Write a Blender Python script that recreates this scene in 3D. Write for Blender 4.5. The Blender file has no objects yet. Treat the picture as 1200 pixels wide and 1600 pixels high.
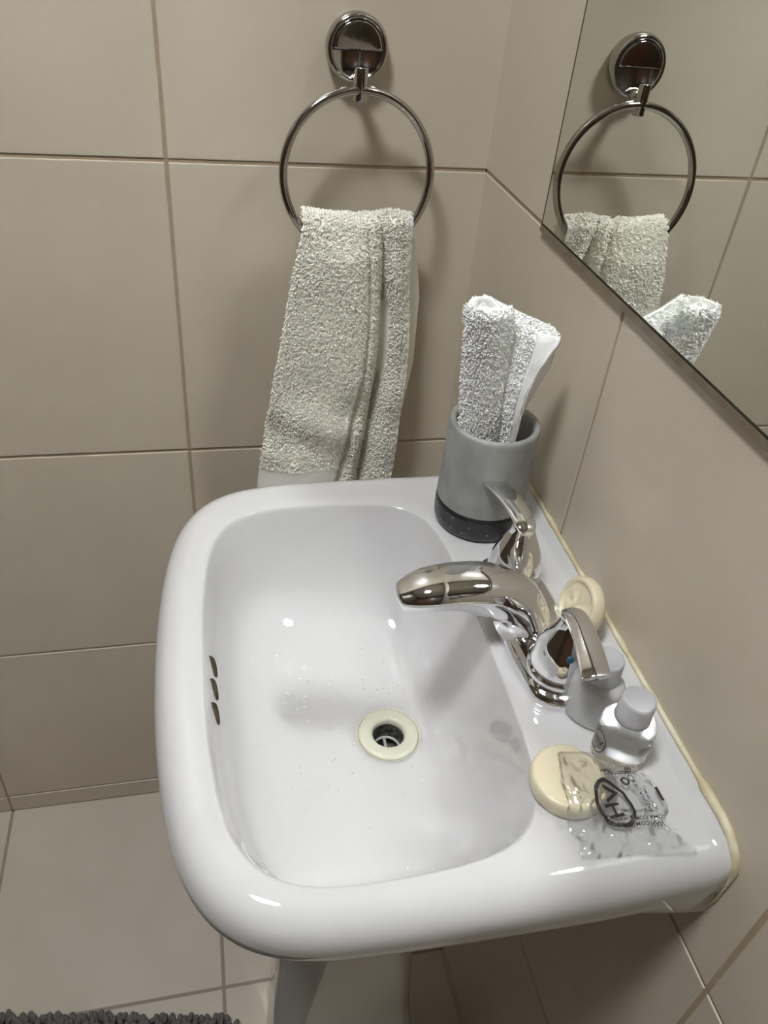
import bpy, bmesh, math, random
import numpy as np
from mathutils import Vector, Matrix, noise

rng = np.random.default_rng(7)
random.seed(7)
S = bpy.context.scene
C = S.collection

# ------------------------------------------------------------------ camera
cam_d = bpy.data.cameras.new('camera')
cam = bpy.data.objects.new('camera', cam_d)
C.objects.link(cam)
cam_d.sensor_fit = 'VERTICAL'
cam_d.sensor_height = 36.0
cam_d.sensor_width = 27.0
cam_d.lens = 1231.8 / 1600 * 36.0
cam_d.clip_start = 0.01
RX, RD, RF = (0.97629, -0.20001, 0.08284), (-0.05924, -0.61486, -0.78640), (0.20822, 0.76285, -0.61213)
cam.matrix_world = Matrix(((RX[0], -RD[0], -RF[0], -0.2969),
                           (RX[1], -RD[1], -RF[1], -0.8270),
                           (RX[2], -RD[2], -RF[2], 1.2588),
                           (0, 0, 0, 1)))
S.camera = cam

# ------------------------------------------------------------------ exposure, world, lamp strength
S.view_settings.view_transform = 'Standard'
S.view_settings.look = 'None'
S.view_settings.gamma = 1
S.view_settings.use_curve_mapping = False
S.view_settings.exposure = 0.0
LAMP_POS = (-0.64, -0.74, 2.40)
LAMP_R = 0.15
LAMP_EMIT = 98.0
LAMP_COL = (0.975, 1.0, 0.995)
S.cycles.max_bounces = 14
S.cycles.diffuse_bounces = 8
S.cycles.sample_clamp_indirect = 0
S.cycles.glossy_bounces = 8
S.cycles.transmission_bounces = 14
S.cycles.transparent_max_bounces = 16
S.cycles.caustics_reflective = True
S.cycles.caustics_refractive = True
S.cycles.blur_glossy = 0.0
W = bpy.data.worlds.new('world')
S.world = W
W.use_nodes = True
W.node_tree.nodes['Background'].inputs[0].default_value = (0.9, 0.95, 1.0, 1)
W.node_tree.nodes['Background'].inputs[1].default_value = 0.004

# ------------------------------------------------------------------ materials
def mat(name, col=(.8, .8, .8), rough=.5, metal=0.0, spec=.5, trans=0.0, ior=1.5, coat=0.0, sss=0.0,
        noise_scale=0, noise_amt=0.0, col2=None, bump=0.0, bump_scale=200, emit=None, emit_s=0, bump_dist=.001):
    m = bpy.data.materials.new(name)
    m.use_nodes = True
    nt = m.node_tree
    b = nt.nodes['Principled BSDF']
    b.inputs['Base Color'].default_value = (*col, 1)
    b.inputs['Roughness'].default_value = rough
    b.inputs['Metallic'].default_value = metal
    b.inputs['Specular IOR Level'].default_value = spec
    b.inputs['Transmission Weight'].default_value = trans
    b.inputs['IOR'].default_value = ior
    b.inputs['Coat Weight'].default_value = coat
    b.inputs['Subsurface Weight'].default_value = sss
    b.inputs['Subsurface Scale'].default_value = 0.01
    tc = nt.nodes.new('ShaderNodeTexCoord')
    if noise_scale:
        n = nt.nodes.new('ShaderNodeTexNoise')
        n.inputs['Scale'].default_value = noise_scale
        n.inputs['Detail'].default_value = 6
        nt.links.new(tc.outputs['Object'], n.inputs['Vector'])
        r = nt.nodes.new('ShaderNodeValToRGB')
        r.color_ramp.elements[0].position = .5 - noise_amt
        r.color_ramp.elements[1].position = .5 + noise_amt
        r.color_ramp.elements[0].color = (*col, 1)
        r.color_ramp.elements[1].color = (*(col2 or col), 1)
        nt.links.new(n.outputs['Fac'], r.inputs['Fac'])
        nt.links.new(r.outputs['Color'], b.inputs['Base Color'])
    if bump:
        n2 = nt.nodes.new('ShaderNodeTexNoise')
        n2.inputs['Scale'].default_value = bump_scale
        n2.inputs['Detail'].default_value = 3
        nt.links.new(tc.outputs['Object'], n2.inputs['Vector'])
        bp = nt.nodes.new('ShaderNodeBump')
        bp.inputs['Strength'].default_value = bump
        bp.inputs['Distance'].default_value = bump_dist
        nt.links.new(n2.outputs['Fac'], bp.inputs['Height'])
        nt.links.new(bp.outputs['Normal'], b.inputs['Normal'])
    if emit:
        b.inputs['Emission Color'].default_value = (*emit, 1)
        b.inputs['Emission Strength'].default_value = emit_s
    return m

M = {}
M['tile'] = mat('beige_wall_tile', (.545, .487, .395), .34, noise_scale=9, noise_amt=.3, col2=(.60, .54, .447),
                bump=.12, bump_scale=160)
M['floor_tile'] = mat('beige_floor_tile', (.46, .407, .34), .36, noise_scale=11, noise_amt=.3, col2=(.51, .457, .387),
                      bump=.15, bump_scale=140)
M['dark_tile'] = mat('brown_tile', (.05, .037, .026), .35, noise_scale=9, noise_amt=.3, col2=(.07, .052, .036))  # unseen walls coloured dark to cut fill light and darken chrome reflections
M['grout'] = mat('grout', (.34, .265, .18), .8, noise_scale=60, noise_amt=.3, col2=(.41, .325, .23))
M['floor_grout'] = mat('floor_grout', (.24, .205, .17), .85, noise_scale=60, noise_amt=.3, col2=(.30, .25, .20))
M['ceramic'] = mat('white_ceramic', (.56, .56, .57), .06, spec=.5, coat=.25)
M['slot'] = mat('overflow_shade', (.055, .045, .03), .9, spec=.05, noise_scale=300, noise_amt=.2, col2=(.12, .10, .07))
M['chrome'] = mat('chrome', (.80, .80, .82), .045, metal=1.0, bump=.02, bump_scale=90)
M['chrome_dark'] = mat('dark_chrome', (.50, .485, .46), .09, metal=1.0, bump=.05, bump_scale=120)  # chrome with a darker, warmer base tone
M['chrome_line'] = mat('dark_gap', (.02, .02, .02), .4)
M['mirror'] = mat('mirror_silver', (.82, .835, .80), .0, metal=1.0)
M['mirror_edge'] = mat('mirror_edge', (.022, .018, .012), .5, spec=.3, noise_scale=80, noise_amt=.2, col2=(.06, .05, .03))
M['terry_flat'] = mat('ivory_woven_hem', (.90, .895, .86), .85, spec=.15, bump=.4, bump_scale=900)
M['terry_white_flat'] = mat('white_woven_hem', (.86, .86, .875), .85, spec=.15, bump=.4, bump_scale=900)
M['cup'] = mat('grey_concrete', (.235, .24, .23), .62, noise_scale=55, noise_amt=.22, col2=(.33, .335, .325), bump=.25, bump_scale=260)
M['cup_band'] = mat('black_rubber_band', (.012, .012, .016), .33, bump=.05, bump_scale=200)
M['soap'] = mat('cream_soap', (.66, .60, .43), .38, sss=.15, coat=.1, noise_scale=40, noise_amt=.4, col2=(.69, .635, .475))
M['caulk'] = mat('yellowed_caulk', (.52, .45, .28), .5, noise_scale=55, noise_amt=.15, col2=(.68, .64, .50), bump=.4, bump_scale=180)
M['cap'] = mat('frosted_cap', (.72, .72, .76), .42, trans=.45, ior=1.25, sss=.1)
M['clear'] = mat('clear_plastic', (.86, .875, .87), .05, trans=1.0, ior=1.25)
M['milky'] = mat('milky_plastic', (.66, .67, .69), .3, trans=.25, ior=1.3, sss=.2)
M['ink'] = mat('black_ink', (.025, .02, .022), .5)
M['ink_grey'] = mat('grey_ink', (.09, .085, .085), .5)
M['flange'] = mat('cream_plastic', (.55, .555, .44), .28, noise_scale=60, noise_amt=.3, col2=(.59, .585, .49))
M['pipe'] = mat('grimy_pipe', (.10, .10, .085), .45, noise_scale=260, noise_amt=.12, col2=(.015, .015, .018), bump=.5, bump_scale=260)
M['grime'] = mat('drain_grime', (.62, .60, .50), .4)
M['cross'] = mat('strainer_grey', (.42, .42, .40), .35)
M['water'] = mat('water', (.93, .95, .96), .02, trans=.45, ior=1.33)  # white base puts the drops' sparkle into their colour
M['chenille'] = mat('grey_chenille', (.135, .130, .128), .95, spec=.1, bump=.5, bump_scale=700)
M['mat_base'] = mat('grey_mat_backing', (.075, .073, .072), .9)
M['pedestal'] = mat('white_pedestal', (.58, .58, .575), .1, coat=.2)
M['plaster'] = mat('white_ceiling_paint', (.50, .48, .44), .9)
M['wood'] = mat('dark_wood', (.07, .032, .018), .35, noise_scale=8, noise_amt=.2, col2=(.12, .06, .033))
M['blue'] = mat('blue_dot', (.01, .09, .15), .3)
M['red'] = mat('red_dot', (.4, .02, .02), .3)
M['lamp_body'] = mat('lamp_white_metal', (.8, .8, .8), .4)
M['lamp'] = mat('lamp_diffuser', (.9, .9, .9), .5, emit=LAMP_COL, emit_s=LAMP_EMIT)

M['rail'] = mat('brown_rail', (.15, .12, .08), .45, noise_scale=60, noise_amt=.25, col2=(.23, .19, .135))
M['terry'] = mat('ivory_terry', (.975, .955, .885), 1.0, spec=0.0)
M['terry_white'] = mat('white_terry', (.975, .975, .975), 1.0, spec=0.0)

def film_material():
    m = bpy.data.materials.new('clear_film')
    m.use_nodes = True
    nt = m.node_tree
    nt.nodes.clear()
    o = nt.nodes.new('ShaderNodeOutputMaterial')
    mx = nt.nodes.new('ShaderNodeMixShader')
    mx2 = nt.nodes.new('ShaderNodeMixShader')
    t = nt.nodes.new('ShaderNodeBsdfTransparent')
    g = nt.nodes.new('ShaderNodeBsdfGlossy')
    d = nt.nodes.new('ShaderNodeBsdfDiffuse')
    f = nt.nodes.new('ShaderNodeFresnel')
    t.inputs[0].default_value = (.95, .95, .95, 1)
    g.inputs['Roughness'].default_value = .06
    d.inputs[0].default_value = (.85, .85, .86, 1)
    f.inputs[0].default_value = 1.45
    mx2.inputs[0].default_value = .09
    nt.links.new(t.outputs[0], mx2.inputs[1])
    nt.links.new(d.outputs[0], mx2.inputs[2])
    nt.links.new(f.outputs[0], mx.inputs[0])
    nt.links.new(mx2.outputs[0], mx.inputs[1])
    nt.links.new(g.outputs[0], mx.inputs[2])
    nt.links.new(mx.outputs[0], o.inputs[0])
    return m
M['film'] = film_material()

# ------------------------------------------------------------------ helpers
def link_mesh(name, verts, faces, mats, parent=None, smooth=True, fmat=None, loc=None):
    me = bpy.data.meshes.new(name)
    me.from_pydata([tuple(map(float, v)) for v in verts], [], [tuple(map(int, f)) for f in faces])
    if not isinstance(mats, (list, tuple)):
        mats = [mats]
    for k in mats:
        me.materials.append(M[k])
    if fmat is not None:
        me.polygons.foreach_set('material_index', np.asarray(fmat, dtype=np.int32))
    me.polygons.foreach_set('use_smooth', [smooth] * len(me.polygons))
    me.update()
    bm = bmesh.new()
    bm.from_mesh(me)
    bmesh.ops.recalc_face_normals(bm, faces=bm.faces)
    bm.to_mesh(me)
    bm.free()
    ob = bpy.data.objects.new(name, me)
    C.objects.link(ob)
    if parent is not None:
        ob.parent = parent
        ob.matrix_parent_inverse = parent.matrix_world.inverted()
    return ob

class MB:
    """collects several simple shapes into one mesh of one part"""
    def __init__(s):
        s.v, s.f, s.m = [], [], []
    def add(s, v, f, m=0):
        o = len(s.v)
        s.v += [tuple(a) for a in v]
        s.f += [tuple(i + o for i in q) for q in f]
        s.m += [m] * len(f)
    def build(s, name, mats, parent=None, smooth=True):
        return link_mesh(name, s.v, s.f, mats, parent, smooth, s.m)

def loft(rings, closed=True, cap0=True, cap1=True):
    """rings: list of equally long point lists"""
    n = len(rings[0])
    v = [tuple(p) for r in rings for p in r]
    f = []
    for i in range(len(rings) - 1):
        for j in range(n if closed else n - 1):
            a, b = i * n + j, i * n + (j + 1) % n
            f.append((a, b, b + n, a + n))
    if cap0:
        f.append(tuple(range(n))[::-1])
    if cap1:
        f.append(tuple(range((len(rings) - 1) * n, len(rings) * n)))
    return v, f

def lathe(profile, n=48, c=(0, 0, 0), cap0=True, cap1=True, sx=1, sy=1):
    rings = [[(c[0] + sx * r * math.cos(2 * math.pi * k / n), c[1] + sy * r * math.sin(2 * math.pi * k / n), c[2] + z)
              for k in range(n)] for r, z in profile]
    return loft(rings, True, cap0, cap1)

def box(x0, x1, y0, y1, z0, z1):
    v = [(x, y, z) for z in (z0, z1) for y in (y0, y1) for x in (x0, x1)]
    f = [(0, 2, 3, 1), (4, 5, 7, 6), (0, 1, 5, 4), (2, 6, 7, 3), (0, 4, 6, 2), (1, 3, 7, 5)]
    return v, f

def tube(path, r, n=12, closed=False, caps=True):
    P = [Vector(p) for p in path]
    N = len(P)
    rad = r if hasattr(r, '__len__') else [r] * N
    rings = []
    up = None
    for i in range(N):
        if closed:
            t = P[(i + 1) % N] - P[i - 1]
        else:
            t = P[min(i + 1, N - 1)] - P[max(i - 1, 0)]
        t.normalize()
        if up is None:
            up = Vector((0, 0, 1)) if abs(t.z) < .9 else Vector((1, 0, 0))
        a = (up - t * up.dot(t)).normalized()
        b = t.cross(a)
        up = a
        rings.append([P[i] + (a * math.cos(2 * math.pi * k / n) + b * math.sin(2 * math.pi * k / n)) * rad[i] for k in range(n)])
    if closed:
        rings.append(rings[0])
        return loft(rings, True, False, False)
    return loft(rings, True, caps, caps)

def interp(keys, vals, x):
    return np.interp(x, keys, vals)

def cr(pts, n):
    """Catmull-Rom through pts, n samples, any dimension"""
    P = np.array(pts, float)
    Q = np.vstack([2 * P[0] - P[1], P, 2 * P[-1] - P[-2]])
    out = []
    m = len(P) - 1
    for t in np.linspace(0, m - 1e-9, n):
        i = int(t)
        u = t - i
        a, b, c, d = Q[i], Q[i + 1], Q[i + 2], Q[i + 3]
        out.append(.5 * ((2 * b) + (c - a) * u + (2 * a - 5 * b + 4 * c - d) * u * u + (3 * b - a - 3 * c + d) * u ** 3))
    return np.array(out)

def empty(name, loc=(0, 0, 0)):
    o = bpy.data.objects.new(name, None)
    o.empty_display_size = .03
    C.objects.link(o)
    o.location = loc
    bpy.context.view_layer.update()
    return o

def tag(o, label, cat, group=None, kind=None):
    o['label'] = label
    o['category'] = cat
    if group:
        o['group'] = group
    if kind:
        o['kind'] = kind
    return o

def struct(o, label, cat):
    return tag(o, label, cat, kind='structure')

def terry(v, f, area_per=1.9e-6, length=.003, width=.0008, droop=.4, keep=None):
    """little bent loops of yarn standing on the quads of a sheet; returns verts, faces"""
    V = np.array(v, float)
    F = np.array([q for q in f if len(q) == 4])
    A, B, Cc, D = V[F[:, 0]], V[F[:, 1]], V[F[:, 2]], V[F[:, 3]]
    nrm = np.cross(Cc - A, D - B)
    ar = np.linalg.norm(nrm, axis=1) / 2
    nrm = nrm / (2 * ar[:, None] + 1e-12)
    if keep is not None:
        cen = (A + B + Cc + D) / 4
        ar = ar * keep(cen)
    n = int(ar.sum() / area_per)
    idx = rng.choice(len(F), n, p=ar / ar.sum())
    u, w = rng.random((n, 1)), rng.random((n, 1))
    P = (1 - u) * (1 - w) * A[idx] + u * (1 - w) * B[idx] + u * w * Cc[idx] + (1 - u) * w * D[idx]
    N = nrm[idx]
    d = N + rng.normal(0, .33, (n, 3))
    d /= np.linalg.norm(d, axis=1)[:, None]
    L = length * rng.uniform(.55, 1.15, (n, 1))
    side = np.cross(d, rng.normal(0, 1, (n, 3)))
    side /= np.linalg.norm(side, axis=1)[:, None]
    s2 = np.cross(d, side)
    d2 = d + rng.normal(0, .6, (n, 3)) + np.array([0, 0, -droop])
    d2 /= np.linalg.norm(d2, axis=1)[:, None]
    p1 = P + d * L * .55
    p2 = p1 + d2 * L * .45
    rings = []
    for c_, wd in ((P - N * .0004, width * .8), (p1, width), (p2, width * .55)):
        for k in range(3):
            a = 2 * math.pi * k / 3
            rings.append(c_ + (side * math.cos(a) + s2 * math.sin(a)) * wd * .5)
    T = np.stack(rings, axis=1).reshape(-1, 3)
    base = np.arange(n) * 9
    fs = []
    for i in (0, 3):
        for k in range(3):
            a, b = i + k, i + (k + 1) % 3
            fs.append(np.stack([base + a, base + b, base + b + 3, base + a + 3], axis=1))
    Q = np.concatenate(fs)
    tri = np.stack([base + 6, base + 7, base + 8], axis=1)
    return T, Q, tri

def raw_mesh(name, parts, mats, parent=None, smooth=True):
    """parts: list of (verts, faces(list or array), material index); fast path without normal recalculation"""
    vs, loops, starts, tot, mi = [], [], [], [], []
    off = 0
    lo = 0
    for v, fl, m in parts:
        v = np.asarray(v, dtype=np.float32)
        vs.append(v)
        for F in fl:
            F = np.asarray(F, dtype=np.int64)
            k = F.shape[1]
            loops.append((F + off).ravel())
            starts.append(lo + np.arange(len(F)) * k)
            tot.append(np.full(len(F), k))
            mi.append(np.full(len(F), m))
            lo += F.size
        off += len(v)
    V = np.concatenate(vs)
    Lp = np.concatenate(loops)
    me = bpy.data.meshes.new(name)
    me.vertices.add(len(V))
    me.vertices.foreach_set('co', V.ravel())
    me.loops.add(len(Lp))
    me.loops.foreach_set('vertex_index', Lp.astype(np.int32))
    st = np.concatenate(starts)
    me.polygons.add(len(st))
    me.polygons.foreach_set('loop_start', st.astype(np.int32))
    me.polygons.foreach_set('loop_total', np.concatenate(tot).astype(np.int32))
    for k in mats:
        me.materials.append(M[k])
    me.polygons.foreach_set('material_index', np.concatenate(mi).astype(np.int32))
    me.polygons.foreach_set('use_smooth', np.full(len(st), smooth))
    me.update(calc_edges=True)
    me.validate()
    ob = bpy.data.objects.new(name, me)
    C.objects.link(ob)
    if parent is not None:
        ob.parent = parent
        ob.matrix_parent_inverse = parent.matrix_world.inverted()
    return ob

# ------------------------------------------------------------------ room shell
ROOM_X, ROOM_Y, ROOM_Z = -1.35, -1.95, 2.45
GAP = .0034        # grout joint
def tiled(name, axis, sgn, us, vs, mats, lab, cat, thick=.006, gap=GAP, cut=None):
    """a plane of bevelled tiles; the face lies on 0 (or z=0) of the given axis, the room on side sgn"""
    mb = MB()
    def P(u, v, d):
        d = d * sgn
        return (u, d, v) if axis == 'y' else ((d, u, v) if axis == 'x' else (u, v, d))
    bev = .0011
    for a in range(len(us) - 1):
        for b in range(len(vs) - 1):
            if cut and cut(us[a], us[a + 1], vs[b], vs[b + 1]):
                continue
            u0, u1, v0, v1 = us[a] + gap / 2, us[a + 1] - (gap / 2 if us[a + 1] != 0 else -0.0016), vs[b] + gap / 2, vs[b + 1] - (gap / 2 if vs[b + 1] != 0 else -0.0016)
            R = [[(u0, v0), (u1, v0), (u1, v1), (u0, v1)]]
            rings = []
            for ins, d in ((0, -.003), (0, -.0012), (bev * .35, -.0003), (bev, 0)):
                rings.append([P(x, y, d) for x, y in ((u0 + ins, v0 + ins), (u1 - ins, v0 + ins), (u1 - ins, v1 - ins), (u0 + ins, v1 - ins))])
            v, f = loft(rings, True, False, True)
            mb.add(v, f, 0)
    # grout bed and the wall behind it
    u0, u1, v0, v1 = us[0], us[-1], vs[0], vs[-1]
    c = [P(x, y, d) for d in (-.0011, -.12) for x, y in ((u0, v0), (u1, v0), (u1, v1), (u0, v1))]
    mb.add(c, [(0, 1, 2, 3), (7, 6, 5, 4), (0, 4, 5, 1), (1, 5, 6, 2), (2, 6, 7, 3), (3, 7, 4, 0)], 1)
    o = mb.build(name, mats, smooth=False)
    return struct(o, lab, cat)

T = .3357
xj = [0.0, -.3237, -.6600, -.6600 - T, ROOM_X]
yj = [0.0, -.3369, -.6668, -1.003, -1.339, -1.675, ROOM_Y]
zj = [0.0, .0415, .3766, .7100, 1.0433, 1.377, 1.711, 2.044, 2.378, ROOM_Z]
fxj = [0.0, -.3263, -.6600, -.996, ROOM_X]
fyj = [0.0, -.3331, -.6668, -1.003, -1.339, -1.675, ROOM_Y]
tiled('wall_far', 'y', -1, xj[::-1], zj, ['tile', 'grout'], 'beige tiled wall that carries the chrome towel ring', 'wall')
tiled('wall_right', 'x', -1, yj[::-1], zj, ['tile', 'grout'], 'beige tiled wall behind the basin under the mirror', 'wall')
o = tiled('wall_left', 'x', 1, yj[::-1], zj, ['dark_tile', 'grout'], 'brown tiled wall opposite the mirror', 'wall')
o.location.x = ROOM_X
o = tiled('wall_rear', 'y', 1, xj[::-1], zj, ['dark_tile', 'grout'], 'brown tiled wall with the dark door, behind the viewer', 'wall')
o.location.y = ROOM_Y
tiled('floor', 'z', 1, fxj[::-1], fyj[::-1], ['floor_tile', 'floor_grout'], 'beige square floor tiles with darker grout', 'floor', gap=.0042)
v, f = box(ROOM_X, 0, ROOM_Y, 0, ROOM_Z, ROOM_Z + .1)
struct(link_mesh('ceiling', v, f, 'plaster', smooth=False), 'plain white painted ceiling', 'ceiling')
# door in the rear wall
d = empty('door_1', (-.75, ROOM_Y, 0))
struct(d, 'dark brown wooden door in the wall behind the viewer', 'door')
mb = MB()
mb.add(*box(-1.13, -.37, ROOM_Y, ROOM_Y + .035, .01, 2.02))
for (a, b, c_, e) in ((-1.05, -.45, .2, .9), (-1.05, -.45, 1.05, 1.85)):
    for bx in ((a, b, c_, c_ + .02), (a, b, e - .02, e), (a, a + .02, c_, e), (b - .02, b, c_, e)):
        mb.add(*box(bx[0], bx[1], ROOM_Y + .035, ROOM_Y + .042, bx[2], bx[3]))
mb.build('door_leaf', 'wood', d, smooth=False)
mb = MB()
for bx in ((-1.2, -1.13, 0, 2.09), (-.37, -.3, 0, 2.09), (-1.2, -.3, 2.02, 2.09)):
    mb.add(*box(bx[0], bx[1], ROOM_Y, ROOM_Y + .05, bx[2], bx[3]))
mb.build('door_frame', 'wood', d, smooth=False)
mb = MB()
mb.add(*tube([(-.45, ROOM_Y + .035, 1.0), (-.45, ROOM_Y + .08, 1.0), (-.56, ROOM_Y + .08, 1.0)], .009))
mb.build('door_handle', 'chrome', d)

# ceiling lamp
lp = empty('ceiling_lamp', (LAMP_POS[0], LAMP_POS[1], ROOM_Z))
tag(lp, 'round white ceiling lamp above the bathroom', 'lamp')
v, f = lathe([(LAMP_R + .012, ROOM_Z), (LAMP_R + .012, LAMP_POS[2] + .004), (LAMP_R + .004, LAMP_POS[2] - .002), (LAMP_R, LAMP_POS[2] + .002), (LAMP_R, ROOM_Z)], 48,
             (LAMP_POS[0], LAMP_POS[1], 0), False, False)
link_mesh('lamp_housing', v, f, 'lamp_body', lp)
v, f = lathe([(0.001, LAMP_POS[2] - .012), (LAMP_R * .6, LAMP_POS[2] - .009), (LAMP_R * .99, LAMP_POS[2]), (LAMP_R * .99, LAMP_POS[2] + .01)], 48,
             (LAMP_POS[0], LAMP_POS[1], 0), True, True)
link_mesh('lamp_diffuser', v, f, 'lamp', lp)

# ------------------------------------------------------------------ mirror
mr = empty('mirror', (0, -.7, 1.045))
tag(mr, 'large frameless rectangular mirror fixed to the right tiled wall', 'mirror')
MX = -.0045
y0, y1, z0, z1 = -1.25, -.1725, 1.0455, 1.85
b = .0028
by = .0045
v = [(MX, y0 + by, z0 + b), (MX, y1 - by, z0 + b), (MX, y1 - by, z1 - b), (MX, y0 + by, z1 - b)]
link_mesh('mirror_glass', v, [(0, 1, 2, 3)], 'mirror', mr, smooth=False)
rings = [[(x, y0 + i * by, z0 + i * b), (x, y1 - i * by, z0 + i * b), (x, y1 - i * by, z1 - i * b), (x, y0 + i * by, z1 - i * b)] for x, i in ((MX, 1), (MX + .001, 0), (0.0, 0))]
v, f = loft(rings, True, False, True)
link_mesh('mirror_bevel', v, f, 'mirror_edge', mr, smooth=False)
v, f = box(-.0040, 0.0, y0, y1, z0 - .0052, z0)
link_mesh('bottom_rail', v, f, 'rail', mr, smooth=False)

# ------------------------------------------------------------------ basin
YC = -.428
ZT = .820
side = [(0, -.3478), (.05, -.3465), (.09, -.3432), (.12, -.339), (.145, -.3335), (.165, -.3262), (.182, -.3155), (.195, -.301),
        (.2045, -.282), (.2098, -.258), (.2122, -.228), (.2135, -.17), (.2135, -.10), (.2125, -.04), (.211, 0.0)]
half = cr(side, 70)
outer = [(x, YC + d_) for d_, x in half[::-1]] + [(x, YC - d_) for d_, x in half[1:]]      # far corner at wall -> front -> near corner at wall
side_poly = np.array(outer)
back = [(0.0, y) for y in np.linspace(outer[-1][1], outer[0][1], 40)[1:-1]]
outer_closed = np.array(outer + back)
YI = -.4385
inn = [(0, -.3125), (.05, -.3120), (.10, -.3080), (.13, -.3025), (.152, -.293), (.167, -.277), (.1745, -.254), (.1765, -.22),
       (.1745, -.172), (.1690, -.138), (.154, -.1145), (.125, -.1055), (.08, -.1015), (0, -.100)]
hi = cr(inn, 60)
inner_closed = np.array([(x, YI + d_) for d_, x in hi[::-1]] + [(x, YI - d_) for d_, x in hi[1:-1]])
C0 = np.array((-.19, -.43))
NA = 240
def ray_poly(poly, ang):
    dirv = np.array((math.cos(ang), math.sin(ang)))
    best = None
    for i in range(len(poly)):
        a, b_ = poly[i] - C0, poly[(i + 1) % len(poly)] - C0
        e = b_ - a
        den = dirv[0] * (-e[1]) + dirv[1] * e[0]
        if abs(den) < 1e-12:
            continue
        t = (a[0] * (-e[1]) + a[1] * e[0]) / den
        s_ = (dirv[0] * a[1] - dirv[1] * a[0]) / den
        if t > 0 and -1e-6 <= s_ <= 1 + 1e-6:
            if best is None or t > best:
                best = t
    return C0 + dirv * best
angs = [2 * math.pi * k / NA for k in range(NA)]
# put rays exactly through the two wall corners
for cpt in (side_poly[0], side_poly[-1]):
    a = math.atan2(cpt[1] - C0[1], cpt[0] - C0[0]) % (2 * math.pi)
    k = min(range(NA), key=lambda i: abs(angs[i] - a))
    angs[k] = a
OUT = np.array([ray_poly(outer_closed, a) for a in angs])
INN = np.array([ray_poly(inner_closed, a) for a in angs])
def smooth_ring(R_, lim, passes):
    rad = np.linalg.norm(R_ - C0, axis=1)
    u = (R_ - C0) / rad[:, None]
    for _ in range(passes):
        sm = (np.roll(rad, 1) + 2 * rad + np.roll(rad, -1)) / 4
        rad = np.where(R_[:, 0] < lim, sm, rad)
    return C0 + u * rad[:, None]
INN = smooth_ring(INN, 9, 14)
OUT = smooth_ring(OUT, -.06, 10)
def nearest_k(p):
    return int(np.argmin(((OUT - p) ** 2).sum(1)))
side_poly = OUT[nearest_k(side_poly[0]):nearest_k(side_poly[-1]) + 1]
def side_dist(p):
    a = side_poly[:-1]
    b_ = side_poly[1:]
    e = b_ - a
    t = np.clip(((p - a) * e).sum(1) / (e * e).sum(1), 0, 1)
    return np.sqrt((((a + e * t[:, None]) - p) ** 2).sum(1)).min()
RO = .022
def deck_z(x, y):
    z = ZT
    if x > -.016:
        u = (x + .016) / .016
        z += .0085 * u * u * (3 - 2 * u)
    # gentle fall of the deck towards the bowl
    e = side_dist(np.array((x, y)))
    if e < RO:
        z -= RO - math.sqrt(max(0, RO * RO - (RO - e) ** 2))
    return z
DRAIN = np.array((-.165, -.433))
DZ = .700
DR = .0275
prof = [(0.0, -.0012), (.010, -.0021), (.020, -.0050), (.033, -.0100), (.055, -.0195), (.085, -.034), (.13, -.0525), (.18, -.070), (.25, -.084),
        (.34, -.0955), (.45, -.104), (.58, -.1105), (.72, -.115), (.86, -.1180), (1.0, -.1195)]
prof_t = np.array([p_[0] for p_ in prof])
prof_z = np.array([p_[1] for p_ in prof])
def bowl_pt(k, t):
    a = INN[k]
    dd = a - DRAIN
    b_ = DRAIN + dd / np.linalg.norm(dd) * DR
    # steep front wall, gentler back slope
    th = angs[k]
    tt = t
    return a + (b_ - a) * tt
rings = []
ts = sorted(set(list(prof_t) + [.005, .018, .032, .05, .075, .11, .155, .215, .295, .395, .515, .65, .79, .93]))
sp = cr(list(zip(prof_t, prof_z)), 600)
for t in ts[::-1]:
    zt = np.interp(t, sp[:, 0], sp[:, 1])
    r = []
    for k in range(NA):
        p_ = bowl_pt(k, t)
        r.append((p_[0], p_[1], ZT + zt))
    rings.append(r)
# drain throat (below the flange)
thro = []
for rad, z in ((.017, DZ - .035), (.0175, DZ - .004), (DR - .001, DZ - .0005)):
    r = []
    for k in range(NA):
        dd = INN[k] - DRAIN
        dd = dd / np.linalg.norm(dd)
        q = DRAIN + dd * rad
        r.append((q[0], q[1], z))
    thro.append(r)
rings = thro + rings
for k_ in (.0,):
    pass
offs = [('f', .03), ('f', .06), ('f', .10), ('f', .16), ('f', .27), ('f', .4), ('f', .55), ('f', .7), ('f', .85), ('f', 1.0)]
rr = []
for kind, q in offs:
    rr.append([INN[k] + (OUT[k] - INN[k]) * (q * (1 - .0225 / np.linalg.norm(OUT[k] - INN[k]))) for k in range(NA)])
for dd in (.0205, .0175, .0145, .0115, .009, .007, .005, .0035, .0022, .0012, .0004, 0):
    rr.append([OUT[k] + (INN[k] - OUT[k]) / np.linalg.norm(OUT[k] - INN[k]) * dd for k in range(NA)])
for r in rr:
    rings.append([(p_[0], p_[1], deck_z(p_[0], p_[1]) - .0012 * math.exp(-(np.linalg.norm(p_ - INN[k]) / .005) ** 2)) for k, p_ in enumerate(r)])
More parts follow.
